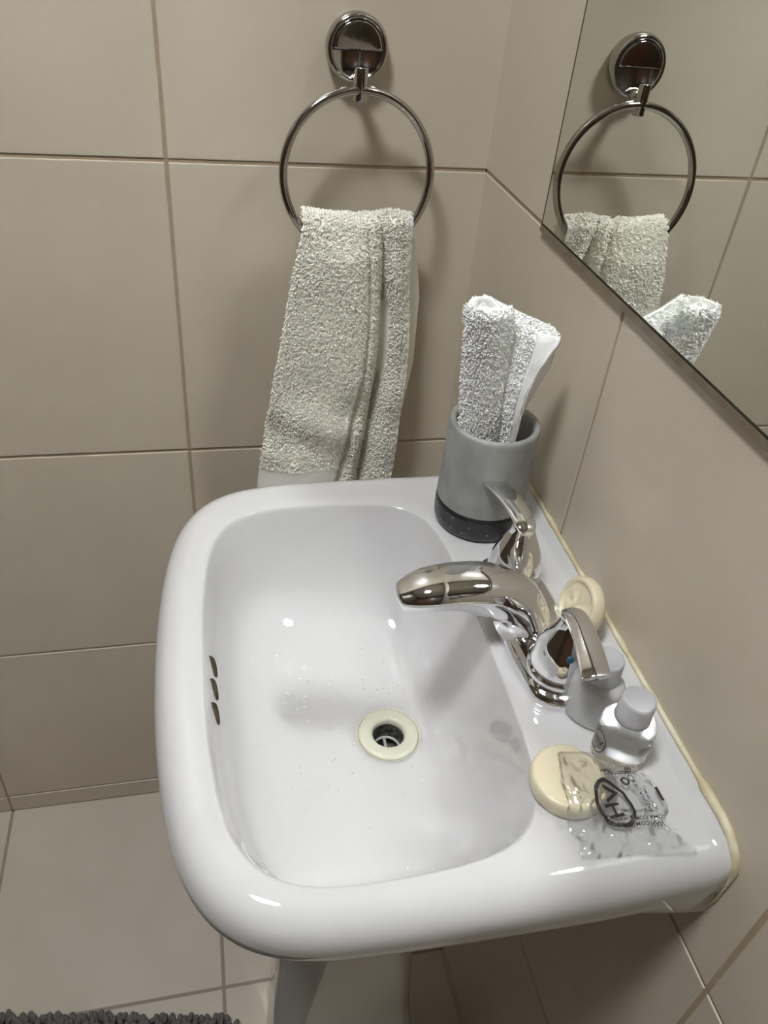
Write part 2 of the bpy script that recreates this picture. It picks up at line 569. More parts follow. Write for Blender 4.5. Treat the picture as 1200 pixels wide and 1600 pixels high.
# outer skirt and the underside
BOT = .768
for z, ins in ((.7935, .0001), (.787, .0007), (.780, .0018), (.7735, .0036), (.769, .0065), (.7655, .0115)):
    rings.append([((p_[0] + (C0[0] - p_[0]) * ins / np.linalg.norm(C0 - p_)) if p_[0] < -.0005 else 0.0,
                   p_[1] + (C0[1] - p_[1]) * ins / np.linalg.norm(C0 - p_), (ZT - RO) - (ZT - RO - z) * np.interp(p_[0], [-.34, -.2, -.06], [.60, .82, 1.0]) - (.018 * max(0, 1 + p_[0] / .05) if z < .78 else 0)) for p_ in OUT])
for fr, z in ((.80, .735), (.62, .705), (.48, .688), (.36, .676), (.20, .664)):
    rings.append([(C0[0] + (p_[0] - C0[0]) * fr, C0[1] + (p_[1] - C0[1]) * fr, z) for p_ in OUT])
bs = empty('washbasin', (-.18, YC, .66))
tag(bs, 'white ceramic pedestal washbasin fixed to the right wall', 'washbasin')
v, f = loft(rings, True, False, True)
basin = link_mesh('basin', v, f, 'ceramic', bs)

def surf_front(y, z):
    """point on the front inner wall of the bowl at this y and height"""
    t = np.interp(-(z - ZT), -sp[:, 1], sp[:, 0])
    best = min((k for k in range(NA) if INN[k][0] < C0[0]), key=lambda k: abs(bowl_pt(k, t)[1] - y))
    return Vector((bowl_pt(best, t)[0], y, z))
# three teardrop overflow slots: dark surface patches, the holes' shade is in their colour
for yy in (-.4230, -.4445, -.4660):
    def dropo(k, sc):
        a = 2 * math.pi * k / 28
        s_ = math.sin(a)
        w_ = .0080 * math.cos(a) * ((1 - s_) ** .55 if s_ > 0 else 1)
        h_ = (.0118 if s_ > 0 else .0070) * s_
        return w_ * sc, h_ * sc
    rings = []
    for sc, off in ((1, -.004), (1, .0006), (.86, .0007), (.5, .0007)):
        r = []
        for k in range(28):
            w_, h_ = dropo(k, sc)
            p_ = surf_front(yy + w_ + h_ * .08, .7960 + h_)
            r.append(p_ + Vector((.9, 0, .43)) * off)
        rings.append(r)
    v, f = loft(rings, True, True, True)
    link_mesh('overflow_slot', v, f, 'slot', bs)

# drain fitting (screwed to the basin)
df = empty('drain_fitting', (DRAIN[0], DRAIN[1], DZ))
tag(df, 'cream plastic drain ring at the bottom of the white basin', 'drain')
v, f = lathe([(.0135, -.012), (.0135, -.0005), (.0142, .0012), (.0165, .0022), (.022, .0022), (.0248, .0014), (.0256, .0002), (.0256, -.003)], 64,
             (DRAIN[0], DRAIN[1], DZ + .001), False, False)
link_mesh('flange', v, f, 'flange', df)
v, f = lathe([(.0262, -.002), (.0262, .0003), (.0275, .0005)], 64, (DRAIN[0], DRAIN[1], DZ + .0007), False, False)
link_mesh('grime_ring', v, f, 'grime', df)
v, f = lathe([(.0134, -.003), (.0134, -.030), (.002, -.031)], 48, (DRAIN[0], DRAIN[1], DZ), False, True)
link_mesh('throat', v, f, 'pipe', df)
mb = MB()
mb.add(*box(DRAIN[0] - .0011, DRAIN[0] + .0011, DRAIN[1] - .013, DRAIN[1] + .013, DZ - .022, DZ - .019))
mb.add(*box(DRAIN[0] - .013, DRAIN[0] + .013, DRAIN[1] - .0011, DRAIN[1] + .0011, DZ - .022, DZ - .0195))
ringp = [(DRAIN[0] + .0115 * math.cos(a), DRAIN[1] + .0115 * math.sin(a), DZ - .019) for a in np.linspace(0, 2 * math.pi, 40, endpoint=False)]
mb.add(*tube(ringp, .0012, 8, True))
mb.build('strainer_cross', 'cross', df, smooth=False)

# pedestal
def ped_ring(z):
    w = np.interp(z, [0, .05, .25, .55, .70], [.088, .080, .068, .070, .078])
    fx = np.interp(z, [0, .70], [-.268, -.2475])
    ex = np.interp(z, [0, .25, .45, .55, .70], [-.258, -.244, -.219, -.2085, -.200])
    bx = np.interp(z, [0, .25, .45, .55, .70], [-.077, -.107, -.122, -.130, -.137])
    pts = [(bx, w * .55), (bx - .006, w * .9), (bx - .018, w), ((bx + ex) / 2, w * 1.01), (ex + .006, w), (ex, w * .97),
           (ex - .006, w * .86), (ex - (ex - fx) * .45, w * .66), (fx + .004, w * .57), (fx - .0005, w * .50), (fx - .003, w * .25)]
    L = [(x, YC - d_) for x, d_ in pts] + [(fx - .004, YC)] + [(x, YC + d_) for x, d_ in pts[::-1]]
    return [(x, y, z) for x, y in L]
v, f = loft([ped_ring(z) for z in np.linspace(0.0, .662, 40)], True, True, True)
link_mesh('pedestal', v, f, 'pedestal', bs)

# yellowed sealant along the wall
path = []
rad = []
pts = [(-.003, y, .8282) for y in np.linspace(-.246, -.612, 74)] + [(-.003, -.622, .8265), (-.003, -.632, .820), (-.003, -.6375, .810), (-.003, -.639, .795),
       (-.002, -.638, .775), (-.002, -.634, .752)]
for i, p_ in enumerate(pts):
    w_ = .0022 + .0009 * noise.noise(Vector((p_[1] * 55, 3, 1))) + (.0012 if p_[1] < -.59 and p_[2] > .80 else 0) - (.001 if p_[2] < .80 else 0)
    path.append((p_[0] + .0012, p_[1], p_[2] + .0006 * noise.noise(Vector((p_[1] * 80, 9, 1)))))
    rad.append(w_)
v, f = tube(path, rad, 10)
struct(link_mesh('trim_1', v, f, 'caulk'), 'yellowed bead of sealant between basin and right wall', 'sealant')

# ------------------------------------------------------------------ faucet
FY = -.4365
FX = -.0625
fc = empty('faucet', (FX, FY, ZT))
tag(fc, 'chrome two handle basin faucet with arched spout', 'faucet')
def stadium(hl, hw, z, n=64, cx=FX, waist=0.0, dx=0.0):
    out = []
    for k in range(n):
        a = 2 * math.pi * k / n
        c_, s_ = math.cos(a), math.sin(a)
        x = hw * np.sign(c_) * abs(c_) ** .95
        y = (hl - hw) * np.clip(s_ * 1.9, -1, 1) + hw * s_
        out.append((cx + dx + x, FY + y, z))
    return out
mb = MB()
sec = [(.0805, .0285, ZT - .003), (.0808, .0288, ZT + .003), (.0804, .0284, ZT + .0062), (.0785, .0272, ZT + .0088), (.0760, .0258, ZT + .0100),
       (.0738, .0246, ZT + .0108), (.0726, .0236, ZT + .0126), (.0710, .0222, ZT + .0146), (.0690, .0200, ZT + .0158), (.0650, .0170, ZT + .0162)]
mb.add(*loft([stadium(*s_) for s_ in sec], True, True, True))
plate = mb.build('base_plate', 'chrome', fc)

# spout: superellipse sections along an arched path in the x-z plane
keys = [  # x, z of the centre line, half width (y), half height, slant of the section (0 = level, 90 = upright)
    (FX - .010, .826, .0320, .0215, 0),
    (FX - .010, .836, .0265, .0200, 6),
    (FX - .013, .8455, .0228, .0188, 22),
    (FX - .019, .8545, .0214, .0178, 42),
    (FX - .031, .8628, .0208, .0166, 62),
    (FX - .048, .8698, .0206, .0160, 76),
    (FX - .070, .8722, .0200, .0146, 86),
    (FX - .088, .8716, .0192, .0134, 94),
    (FX - .099, .8696, .0168, .0116, 100),
    (FX - .1055, .8678, .0140, .0098, 104),
    (FX - .1095, .8668, .0112, .0082, 107),
    (FX - .1115, .8658, .0062, .0050, 109)]
K = cr(keys, 46)
rings = []
for (x, z, hw, hh, ang) in K:
    a = math.radians(ang)
    up = Vector((math.cos(a) * 1.0, 0, math.sin(a)))      # 'top' direction of the section
    r = []
    for k in range(40):
        t = 2 * math.pi * k / 40
        c_, s_ = math.cos(t), math.sin(t)
        yy = hw * np.sign(c_) * abs(c_) ** .85
        hh2 = hh * (1.0 if s_ > 0 else np.interp(FX - x, [.012, .03, .05, .075, .1], [1.0, 1.45, 1.35, .95, .85]))
        q = hh2 * np.sign(s_) * abs(s_) ** .9
        # flatter, narrower underside
        yy *= (1 - .22 * max(0, -s_))
        p_ = Vector((x, FY, z)) + up * q + Vector((0, yy, 0))
        r.append(p_)
    rings.append(r)
v, f = loft(rings, True, True, True)
spout = link_mesh('spout', v, f, 'chrome', fc)
# aerator under the tip
v, f = lathe([(.0075, -.004), (.0085, -.0035), (.0088, .006)], 24, (FX - .093, FY, .8645), True, True)
link_mesh('aerator', v, f, 'chrome', spout)

def handle(ys, sgn, dotk):
    b_ = empty('handle', (FX, ys, ZT))
    b_.parent = fc
    b_.matrix_parent_inverse = fc.matrix_world.inverted()
    bpy.context.view_layer.update()
    z0 = ZT + .0145
    v, f = lathe([(.0232, -.002), (.0234, .0016), (.0226, .0030), (.0212, .0036), (.0208, .0042), (.0216, .0050), (.0219, .0064), (.0217, .0090),
                  (.0211, .0130), (.0200, .0180), (.0183, .0235), (.0161, .0290), (.0136, .0345), (.0113, .0395), (.0097, .0440), (.0090, .0475), (.0084, .0495)],
                 56, (FX, ys, z0), False, True)
    link_mesh('handle_bell', v, f, 'chrome', b_)
    # lever: thin paddle that widens to its flat tip
    prof = [  # distance along, z of top, half width, thickness, sideways x
        (-.0095, .8850, .0030, .0045, .000), (-.0085, .8865, .0058, .0060, .000), (-.0050, .8885, .0078, .0080, .000), (.0000, .8900, .0086, .0088, -.0002),
        (.0080, .8912, .0088, .0082, -.0008), (.0180, .8920, .0090, .0066, -.0020), (.0280, .8924, .0094, .0054, -.0036), (.0370, .8922, .0098, .0048, -.0054),
        (.0480, .8910, .0102, .0044, -.0074), (.0535, .8898, .0102, .0038, -.0082), (.0545, .8890, .0098, .0026, -.0084)]
    R_ = []
    for (s_, zt, hw, th, dx) in cr(prof, 34):
        y = ys + sgn * s_
        sl = .18 * sgn
        cx_ = FX + dx
        zt = zt - .002
        # cross-section: gently crowned top with crisp sides
        pts_ = [(-1, -.45), (-1.0, -.12), (-.86, -.02), (-.5, .10), (0, .16), (.5, .10), (.86, -.02), (1.0, -.12), (1, -.45), (.62, -.92), (0, -1.05), (-.62, -.92)]
        R_.append([(cx_ + a * hw, y, zt + b2 * th) for a, b2 in pts_])
    v, f = loft(R_, True, True, True)
    lv = link_mesh('lever', v, f, 'chrome', b_, smooth=True)
    md = lv.modifiers.new('bev', 'SUBSURF')
    md.levels = 1
    md.render_levels = 2
    # temperature dot on the bell under the lever
    a = math.radians(-60) if dotk == 'blue' else math.radians(90)
    v, f = lathe([(.001, .0012), (.0024, .0008), (.003, -.001)], 20, (0, 0, 0), True, False)
    o_ = link_mesh('temperature_dot', v, f, dotk, b_)
    R = Matrix.Rotation(math.radians(62), 4, 'Y')
    an = math.radians(80 if dotk == 'red' else 256)
    pos = Vector((FX + math.cos(an) * .0172, ys + math.sin(an) * .0172, z0 + .026))
    o_.matrix_world = Matrix.Translation(pos) @ Matrix.Rotation(an, 4, 'Z') @ R
    return b_
handle(FY + .0508, 1, 'red')
handle(FY - .0508, -1, 'blue')

# ------------------------------------------------------------------ cup with rolled towel
CX, CY = -.0640, -.2955
cp = empty('tumbler', (CX, CY, ZT))
tag(cp, 'grey concrete tumbler with black base band, far end of basin deck', 'tumbler')
H = .1035
v, f = lathe([(.0395, .0265), (.0398, .0275), (.0395, .045), (.0390, .075), (.0385, H - .003), (.0377, H - .0006), (.0365, H), (.0340, H - .0002), (.0328, H - .0016),
              (.0324, H - .006), (.0322, .06), (.031, .012), (.002, .0095)], 72, (CX, CY, ZT), False, True)
link_mesh('tumbler_body', v, f, 'cup', cp)
v, f = lathe([(.0320, .0002), (.0360, .0006), (.0385, .0024), (.0398, .0065), (.0402, .013), (.0401, .0215), (.0397, .0272), (.035, .0276)], 72, (CX, CY, ZT), True, True)
bd = link_mesh('base_band', v, f, 'cup_band', cp)
an = math.radians(238)
mb = MB()
mb.add(*tube([(CX + .0388 * math.cos(an), CY + .0388 * math.sin(an), ZT + .003), (CX + .0401 * math.cos(an), CY + .0401 * math.sin(an), ZT + .013),
              (CX + .0397 * math.cos(an), CY + .0397 * math.sin(an), ZT + .0270)], .0006, 6))
mb.build('band_seam', 'chrome_line', bd)

def rolled_towel():
    root = empty('rolled_towel', (-.07, -.287, .84))
    tag(root, 'white terry towel rolled up and standing in the grey tumbler', 'towel')
    ZR = 1.0250
    def axis(z):
        u = (z - .9) / .123
        return np.array((-.0755 - .0160 * u, -.2900 - .0115 * u))
    zs = np.concatenate([np.linspace(.832, ZR, 60), ZR + np.array([.0015, .003, .0042, .0050])])
    # spiral in plan: outer radius .0195, 2.4 turns, layers .0062 thick with gaps
    turns = 1.75
    NS = 150
    th = np.linspace(0, turns * 2 * math.pi, NS)
    A0 = math.radians(-20)
    parts_v, parts_f = [], []
    def r_of(t):
        base = .0185 - .0088 * t / (2 * math.pi)
        return base
    half_t = .0017
    rows = []
    for iz, z in enumerate(zs):
        ax = axis(z)
        top = max(0, (z - ZR) / .0050)
        ht = half_t * math.sqrt(max(0.05, 1 - top * top))
        row_o, row_i = [], []
        for t in th:
            r = r_of(t) - .0016 * max(0, (z - ZR + .006) / .011) ** 2 + .0009 * math.sin(3 * t + 1.3) * min(1, t / 3) + .0005 * noise.noise(Vector((math.cos(t) * 2, math.sin(t) * 2, z * 40)))
            a = A0 - t
            # inner layers stand a little lower at the top
            zz = z - .0009 * (max(0, t - 1.2 * math.pi) / math.pi) * max(0, (z - 1.0) / (ZR + .005 - 1.0)) + .0015 * noise.noise(Vector((t * .9, 5, 2)))
            row_o.append((ax[0] + (r + ht) * math.cos(a), ax[1] + (r + ht) * math.sin(a) * 1.02, zz))
            row_i.append((ax[0] + max(.0005, r - ht) * math.cos(a), ax[1] + max(.0005, r - ht) * math.sin(a) * 1.02, zz))
        rows.append(row_o + row_i[::-1])
    v, f = loft(rows, True, True, True)
    quads = np.array([q for q in f if len(q) == 4])
    # outward orientation for tufts: flip where needed
    Va = np.array(v)
    A, B, Cc, D = Va[quads[:, 0]], Va[quads[:, 1]], Va[quads[:, 2]], Va[quads[:, 3]]
    n_ = np.cross(Cc - A, D - B)
    cen = (A + B + Cc + D) / 4
    n = len(rows[0])
    col = quads[:, 0] % n
    ax = np.stack([axis(z) for z in cen[:, 2]])
    rad = np.zeros_like(n_)
    rad[:, :2] = cen[:, :2] - ax
    want = np.where(col < NS - 1, 1, -1)
    flip = (n_ * rad).sum(1) * want < 0
    quads[flip] = quads[flip][:, ::-1]
    top_rim = [tuple(q) for q in quads]
    # hidden inner layers need no pile below the rim
    def keep(c):
        rr_ = np.linalg.norm(c[:, :2] - np.stack([axis(z) for z in c[:, 2]]), axis=1)
        return np.where((rr_ > .0168 - .0022 * np.clip((c[:, 2] - 1.01) / .015, 0, 1)), 1.0, 0.0) * np.where(c[:, 2] > .86, 1, 0)
    T_, Q_, tr_ = terry(v, top_rim, area_per=1.3e-6, length=.0026, width=.0015, droop=.2, keep=keep)
    # tufts on the top rim pointing up
    capf = [q for q in f if len(q) != 4]
    band = []
    for k in range(0, NS - 1):
        a_, b_ = (len(zs) - 1) * n + k, (len(zs) - 1) * n + k + 1
        a2, b2 = (len(zs) - 1) * n + (n - 1 - k), (len(zs) - 1) * n + (n - 2 - k)
        q = (a_, b_, b2, a2)
        pa, pb, pd = Va[a_], Va[b_], Va[a2]
        if np.cross(pb - pa, pd - pa)[2] < 0:
            q = q[::-1]
        band.append(q)
    T2, Q2, tr2 = terry(v, band, area_per=.7e-6, length=.0014, width=.0009, droop=-.2)
    # build: solid roll, band closes the top instead of an n-gon
    raw_mesh('roll', [(v, [quads, np.array(band)], 0), (T_, [Q_, tr_], 0), (T2, [Q2, tr2], 0)], ['terry_white'], root)

    # loose corner that stands out to the right of the roll, with its flat hem
    hinge = cr([(-.0900, -.2860, 1.0290), (-.0765, -.3030, 1.007), (-.0700, -.3070, .977), (-.0660, -.3080, .945), (-.0625, -.3060, .915), (-.0600, -.3030, .893)], 40)
    edge = cr([(-.0335, -.3010, 1.0080), (-.0292, -.3075, 1.0010), (-.0380, -.3120, .9905), (-.0475, -.3150, .9720), (-.0520, -.3165, .9480), (-.0520, -.3155, .9250), (-.0520, -.3130, .8930)], 40)
    NU = 30
    grid = []
    for j in range(40):
        row = []
        for i in range(NU):
            u = i / (NU - 1)
            p_ = hinge[j] * (1 - u) + edge[j] * u
            bulge = math.sin(math.pi * u) * .0035
            p_ = p_ + np.array((-.2, -1, .2)) * bulge
            p_ = p_ + np.array((0, -1, 0)) * .0012 * noise.noise(Vector((u * 3, j * .2, 4)))
            row.append(p_)
        grid.append(row)
    G = np.array(grid)
    nv = G.reshape(-1, 3)
    qs = []
    for j in range(39):
        for i in range(NU - 1):
            qs.append((j * NU + i, j * NU + i + 1, (j + 1) * NU + i + 1, (j + 1) * NU + i))
    qs = np.array(qs)
    A, B, Cc, D = nv[qs[:, 0]], nv[qs[:, 1]], nv[qs[:, 2]], nv[qs[:, 3]]
    if np.cross(Cc - A, D - B)[:, 1].mean() > 0:
        qs = qs[:, ::-1]
    nn = np.cross(Cc - A, D - B)
    # back copy gives it thickness
    off = np.array((.002, .0032, -.0002))
    back_v = nv + off
    bq = qs[:, ::-1] + 0
    rim = []
    n2 = len(nv)
    bd_ = [i for i in range(NU)] + [j * NU + NU - 1 for j in range(1, 40)] + [39 * NU + i for i in range(NU - 2, -1, -1)] + [j * NU for j in range(38, 0, -1)]
    for k in range(len(bd_)):
        a_, b_ = bd_[k], bd_[(k + 1) % len(bd_)]
        rim.append((a_, b_, b_ + n2, a_ + n2))
    allv = np.concatenate([nv, back_v])
    is_hem = (qs % NU).max(axis=1) >= NU - 13
    j_ = qs.min(axis=1) // NU
    is_hem &= j_ >= 5
    allq = np.concatenate([qs, bq + n2, np.array(rim)])
    pile_q = qs[~is_hem]
    T3, Q3, t3 = terry(nv, pile_q, area_per=1.3e-6, length=.0026, width=.0015, droop=.2)
    fl = raw_mesh('loose_corner', [(allv, [allq], 0), (T3, [Q3, t3], 0)], ['terry_white'], root)
    # flat hem strip laid on the border
    hv, hq = [], []
    i0 = NU - 13
    for j in range(5, 40):
        for i in range(i0, NU):
            ridge = .0008 + .0006 * abs(math.sin(j * 1.1 + i * .25)) + (.0012 if i == NU - 2 else 0)
            hv.append(G[j][i] + np.array((-.3, -1, .3)) * ridge)
    w_ = NU - i0
    for j in range(34):
        for i in range(w_ - 1):
            hq.append((j * w_ + i, j * w_ + i + 1, (j + 1) * w_ + i + 1, (j + 1) * w_ + i))
    hm = link_mesh('hem', hv, hq, 'terry_white_flat', fl)
    hm['label'] = 'smooth woven hem'
    sd = hm.modifiers.new('s', 'SOLIDIFY')
    sd.thickness = .0016
    sd.offset = 0
    # shaded layer behind the loose corner
    e1 = cr([(-.0310, -.3040, 1.0020), (-.0270, -.2990, .9780), (-.0340, -.2960, .9520), (-.0420, -.2940, .9200), (-.0490, -.2930, .8900)], 30)
    h1 = cr([(-.0620, -.2950, 1.0130), (-.0600, -.2930, .9850), (-.0590, -.2960, .9600), (-.0580, -.2960, .9200), (-.0560, -.2960, .8900)], 30)
    lv = []
    for j in range(30):
        for i in range(16):
            u = i / 15
            p_ = h1[j] * (1 - u) + e1[j] * u
            lv.append(p_ + np.array((0, 1, 0)) * .003 * math.sin(math.pi * u))
    lq = [(j * 16 + i, j * 16 + i + 1, (j + 1) * 16 + i + 1, (j + 1) * 16 + i) for j in range(29) for i in range(15)]
    bl = link_mesh('back_layer', lv, lq, 'terry_white', root)
    sd = bl.modifiers.new('s', 'SOLIDIFY')
    sd.thickness = .003
    sd.offset = 0
    return root
rolled_towel()

# ------------------------------------------------------------------ towel ring
RC = Vector((-.1445, -.0470, 1.0475))
tr_ = empty('towel_ring', (-.1455, 0, 1.149))
tag(tr_, 'chrome towel ring on a round rosette on the far tiled wall', 'towel ring')
def yl(profile, cx, cz, n=56, cap0=False, cap1=True):
    """lathe about the -y axis; profile = (radius, distance from wall)"""
    rings = [[(cx + r * math.cos(2 * math.pi * k / n), -d_, cz + r * math.sin(2 * math.pi * k / n)) for k in range(n)] for r, d_ in profile]
    return loft(rings, True, cap0, cap1)
PX, PZ = -.1455, 1.1490
v, f = yl([(.0255, 0), (.0283, .002), (.0290, .006), (.0290, .0105), (.0286, .0135), (.0274, .0158), (.0258, .0168), (.0244, .0165), (.0236, .0155), (.0232, .0150)], PX, PZ)
ros = link_mesh('rosette', v, f, 'chrome_dark', tr_)
# raised half-disc plate in the upper part of the rosette, with a dark seam round it
def halfdisc(r, zc, zb, d0, d1, inset, name, m, par):
    ring_a, ring_b, ring_c = [], [], []
    a0 = math.asin((zb - zc) / r)
    pts = []
    for k in range(33):
        a = a0 + (math.pi - 2 * a0) * k / 32
        pts.append((r * math.cos(a), r * math.sin(a)))
    x0, x1 = pts[-1][0], pts[0][0]
    for k in range(1, 12):
        pts.append((x0 + (x1 - x0) * k / 12, zb - zc))
    cz_ = sum(p[1] for p in pts) / len(pts)
    ra = [(PX + x, -d0, zc + z) for x, z in pts]
    rb = [(PX + x, -d1 + .0006, zc + z) for x, z in pts]
    rc = [(PX + x * (1 - inset), -d1, zc + cz_ + (z - cz_) * (1 - inset)) for x, z in pts]
    rd = [(PX + x * (1 - inset * 4), -d1 - .0001, zc + cz_ + (z - cz_) * (1 - inset * 4)) for x, z in pts]
    v, f = loft([ra, rb, rc, rd], True, False, True)
    return link_mesh(name, v, f, m, par)
halfdisc(.0236, PZ, PZ - .002, .0140, .0154, .03, 'plate_seam', 'chrome_line', ros)
halfdisc(.0226, PZ, PZ - .0008, .0140, .0168, .04, 'cover_plate', 'chrome_dark', ros)
# post from the rosette and the short vertical cylinder that holds the ring
mb = MB()
mb.add(*tube([(PX + .001, -.010, 1.126), (PX + .001, -.030, 1.126)], .0055, 20))
mb.build('post', 'chrome_dark', tr_)
v, f = lathe([(.0052, 0), (.0060, .0006), (.0062, .0012), (.0062, .0278), (.0060, .0284), (.0050, .0289)], 32, (RC.x - .0005, -.0365, 1.1095), True, True)
link_mesh('ring_holder', v, f, 'chrome_dark', tr_)
ring = [(RC.x + .0725 * math.cos(a), RC.y + .0050 * math.cos(a) + .0085 * math.sin(a), RC.z + .0720 * math.sin(a)) for a in np.linspace(0, 2 * math.pi, 96, endpoint=False)]
v, f = tube(ring, .0041, 16, True)
link_mesh('ring', v, f, 'chrome_dark', tr_)

# ------------------------------------------------------------------ hand towel hanging in the ring
def hanging_towel():
    DY = -.0075
    root = empty('hand_towel', (-.145, -.045, .70))
    tag(root, 'ivory terry hand towel hanging folded from the chrome towel ring', 'towel')
    Z = [1.004, .975, .950, .905, .870, .837, .800, .770, .740, .710, .670]
    X = [[-.1990, -.170, -.1405, -.1385, -.1360, -.1290, -.1225, -.1195, -.1150, -.1030, -.0880],
         [-.2045, -.172, -.1385, -.1375, -.1350, -.1280, -.1205, -.1170, -.1120, -.1010, -.0875],
         [-.2095, -.173, -.1370, -.1370, -.1340, -.1265, -.1190, -.1150, -.1090, -.0990, -.0865],
         [-.2165, -.175, -.1345, -.1355, -.1330, -.1250, -.1185, -.1130, -.1050, -.0940, -.0810],
         [-.2225, -.178, -.1345, -.1365, -.1340, -.1250, -.1180, -.1120, -.1040, -.0920, -.0780],
         [-.2280, -.181, -.1365, -.1390, -.1370, -.1260, -.1185, -.1135, -.1070, -.0930, -.0770],
         [-.2330, -.187, -.1415, -.1435, -.1410, -.1290, -.1210, -.1160, -.1100, -.0960, -.0790],
         [-.2370, -.190, -.1465, -.1480, -.1450, -.1320, -.1230, -.1180, -.1120, -.0970, -.0800],
         [-.2420, -.194, -.1510, -.1530, -.1490, -.1350, -.1260, -.1200, -.1150, -.0980, -.0810],
         [-.2455, -.197, -.1560, -.1580, -.1530, -.1390, -.1290, -.1230, -.1180, -.1000, -.0820],
         [-.2500, -.201, -.1610, -.1630, -.1580, -.1430, -.1320, -.1250, -.1200, -.1020, -.0840]]
    Y0 = [-.058, -.0610, -.0590, -.0480, -.0520, -.0570, -.0520, -.0470, -.0530, -.0570, -.0500]
    Y1 = [-.060, -.0700, -.0690, -.0480, -.0530, -.0620, -.0540, -.0380, -.0480, -.0580, -.0510]
    Y2 = [-.060, -.0680, -.0680, -.0470, -.0520, -.0620, -.0540, -.0330, -.0380, -.0520, -.0490]
    Y3 = [-.058, -.0720, -.0640, -.0450, -.0500, -.0600, -.0500, -.0360, -.0440, -.0560, -.0500]
    Ys = [Y0, Y1, Y1, Y2, Y2, Y2, Y3, Y3, Y3, Y3, Y3]
    NP = 132
    NZ = 90
    zl = np.linspace(1.004, .672, NZ)
    Xc = np.array(X)
    Yc = np.array(Ys) + DY + .002
    Zr = np.array(Z)[::-1]
    rows = []
    # over the top of the bar, from the wall side to the front
    def section(z):
        xs = np.array([np.interp(z, Zr, Xc[::-1, k]) for k in range(11)])
        ys = np.array([np.interp(z, Zr, Yc[::-1, k]) for k in range(11)])
        return cr(np.stack([xs, ys], 1), NP)
    sec_top = section(1.004)
    # back layer (closer to the wall), plain with one soft fold
    def back(z):
        xl = np.interp(z, [.70, .84, .92, 1.0], [-.205, -.200, -.195, -.1975])
        xr = np.interp(z, [.70, .72, .77, .84, .92, .97, 1.004], [-.086, -.083, -.0725, -.0645, -.0665, -.076, -.0865])
        u = np.linspace(0, 1, NP)
        x = xl + (xr - xl) * u
        y = -.0290 - .004 * np.sin(u * math.pi * 3 + .5) - np.interp(z, [.72, .9, 1.004], [0.0, .0015, .006])
        return np.stack([x, y], 1)
    order = []
    for z in np.linspace(.738, .998, 60):
        s_ = back(z)
        rows.append([(p_[0], p_[1], z) for p_ in s_])
    sb = back(1.0)
    for k in range(1, 12):
        a = k / 12
        ca = .5 - .5 * math.cos(math.pi * a)
        bump = math.sin(math.pi * a)
        row = []
        for i in range(NP):
            p_ = sb[i] * (1 - ca) + sec_top[i] * ca
            u = i / NP
            zz = 1.002 + .0100 * bump + .0020 * math.sin(u * 9 + 1) * bump - .0075 * bump * math.exp(-((u - .42) / .05) ** 2) \
                 - .0035 * bump * math.exp(-((u - .17) / .05) ** 2) * 0 + .0015 * bump * math.cos(u * 15)
            row.append((p_[0], p_[1], zz))
        rows.append(row)
    n_front0 = len(rows)
    for z in zl:
        s_ = section(z)
        row = []
        for i, p_ in enumerate(s_):
            nz = noise.noise(Vector((p_[0] * 22, z * 17, 1.7))) * .0034 * min(1, (1.004 - z) * 14)
            # sagging creases low on the front panel
            cz_ = .0042 * math.sin((z - .72) * 75 + p_[0] * 38) * math.exp(-((z - .775) / .035) ** 2) * (1 if i < NP * .2 else .3)
            zz = z + (.004 * math.sin(p_[0] * 60) if z < .70 else 0)
            row.append((p_[0], p_[1] + nz + cz_, zz))
        rows.append(row)
    V = np.array([p_ for r in rows for p_ in r])
    q = []
    hem_flag = []
    pile_flag = []
    for j in range(len(rows) - 1):
        zmid = rows[j][0][2]
        for i in range(NP - 1):
            q.append((j * NP + i, j * NP + i + 1, (j + 1) * NP + i + 1, (j + 1) * NP + i))
            front = j >= n_front0 - 6
            band = j >= n_front0 and zmid < .7255 and i < NP * .3
            edge_r = front and i > NP - 6
            edge_a = j >= n_front0 and zmid < .84 and NP * .185 < i < NP * .215
            smooth_in = j >= n_front0 and NP * .66 < i < NP * .84 and .838 < zmid < .925
            pile_flag.append(not (band or edge_r or edge_a or smooth_in))
    q = np.array(q)
    pile_flag = np.array(pile_flag)
    # orientation: front rows must face -y
    A, B, Cc, D = (V[q[:, k]] for k in range(4))
    nrm = np.cross(Cc - A, D - B)
    mid = (n_front0 + 30) * (NP - 1) + 5
    if nrm[mid][1] > 0:
        q = q[:, ::-1]
    # thickness: inner copy moved along the vertex normals
    A, B, Cc, D = (V[q[:, k]] for k in range(4))
    nrm = np.cross(Cc - A, D - B)
    vn = np.zeros_like(V)
    for k in range(4):
        np.add.at(vn, q[:, k], nrm)
    vn /= np.linalg.norm(vn, axis=1)[:, None] + 1e-12
    Vi = V - vn * .0030
    n0 = len(V)
    NR = len(rows)
    bd_ = [i for i in range(NP)] + [j * NP + NP - 1 for j in range(1, NR)] + [(NR - 1) * NP + i for i in range(NP - 2, -1, -1)] + [j * NP for j in range(NR - 2, 0, -1)]
    rim = np.array([(bd_[k], bd_[(k + 1) % len(bd_)], bd_[(k + 1) % len(bd_)] + n0, bd_[k] + n0) for k in range(len(bd_))])
    T_, Q_, t_ = terry(V, q[pile_flag], area_per=1.5e-6, length=.0038, width=.0016, droop=.3)
    body = raw_mesh('towel_cloth', [(np.concatenate([V, Vi]), [q, q[:, ::-1] + n0, rim], 0), (T_, [Q_, t_], 0)], ['terry'], root)
    R = np.array(rows)
    Vn = vn.reshape(NR, NP, 3)
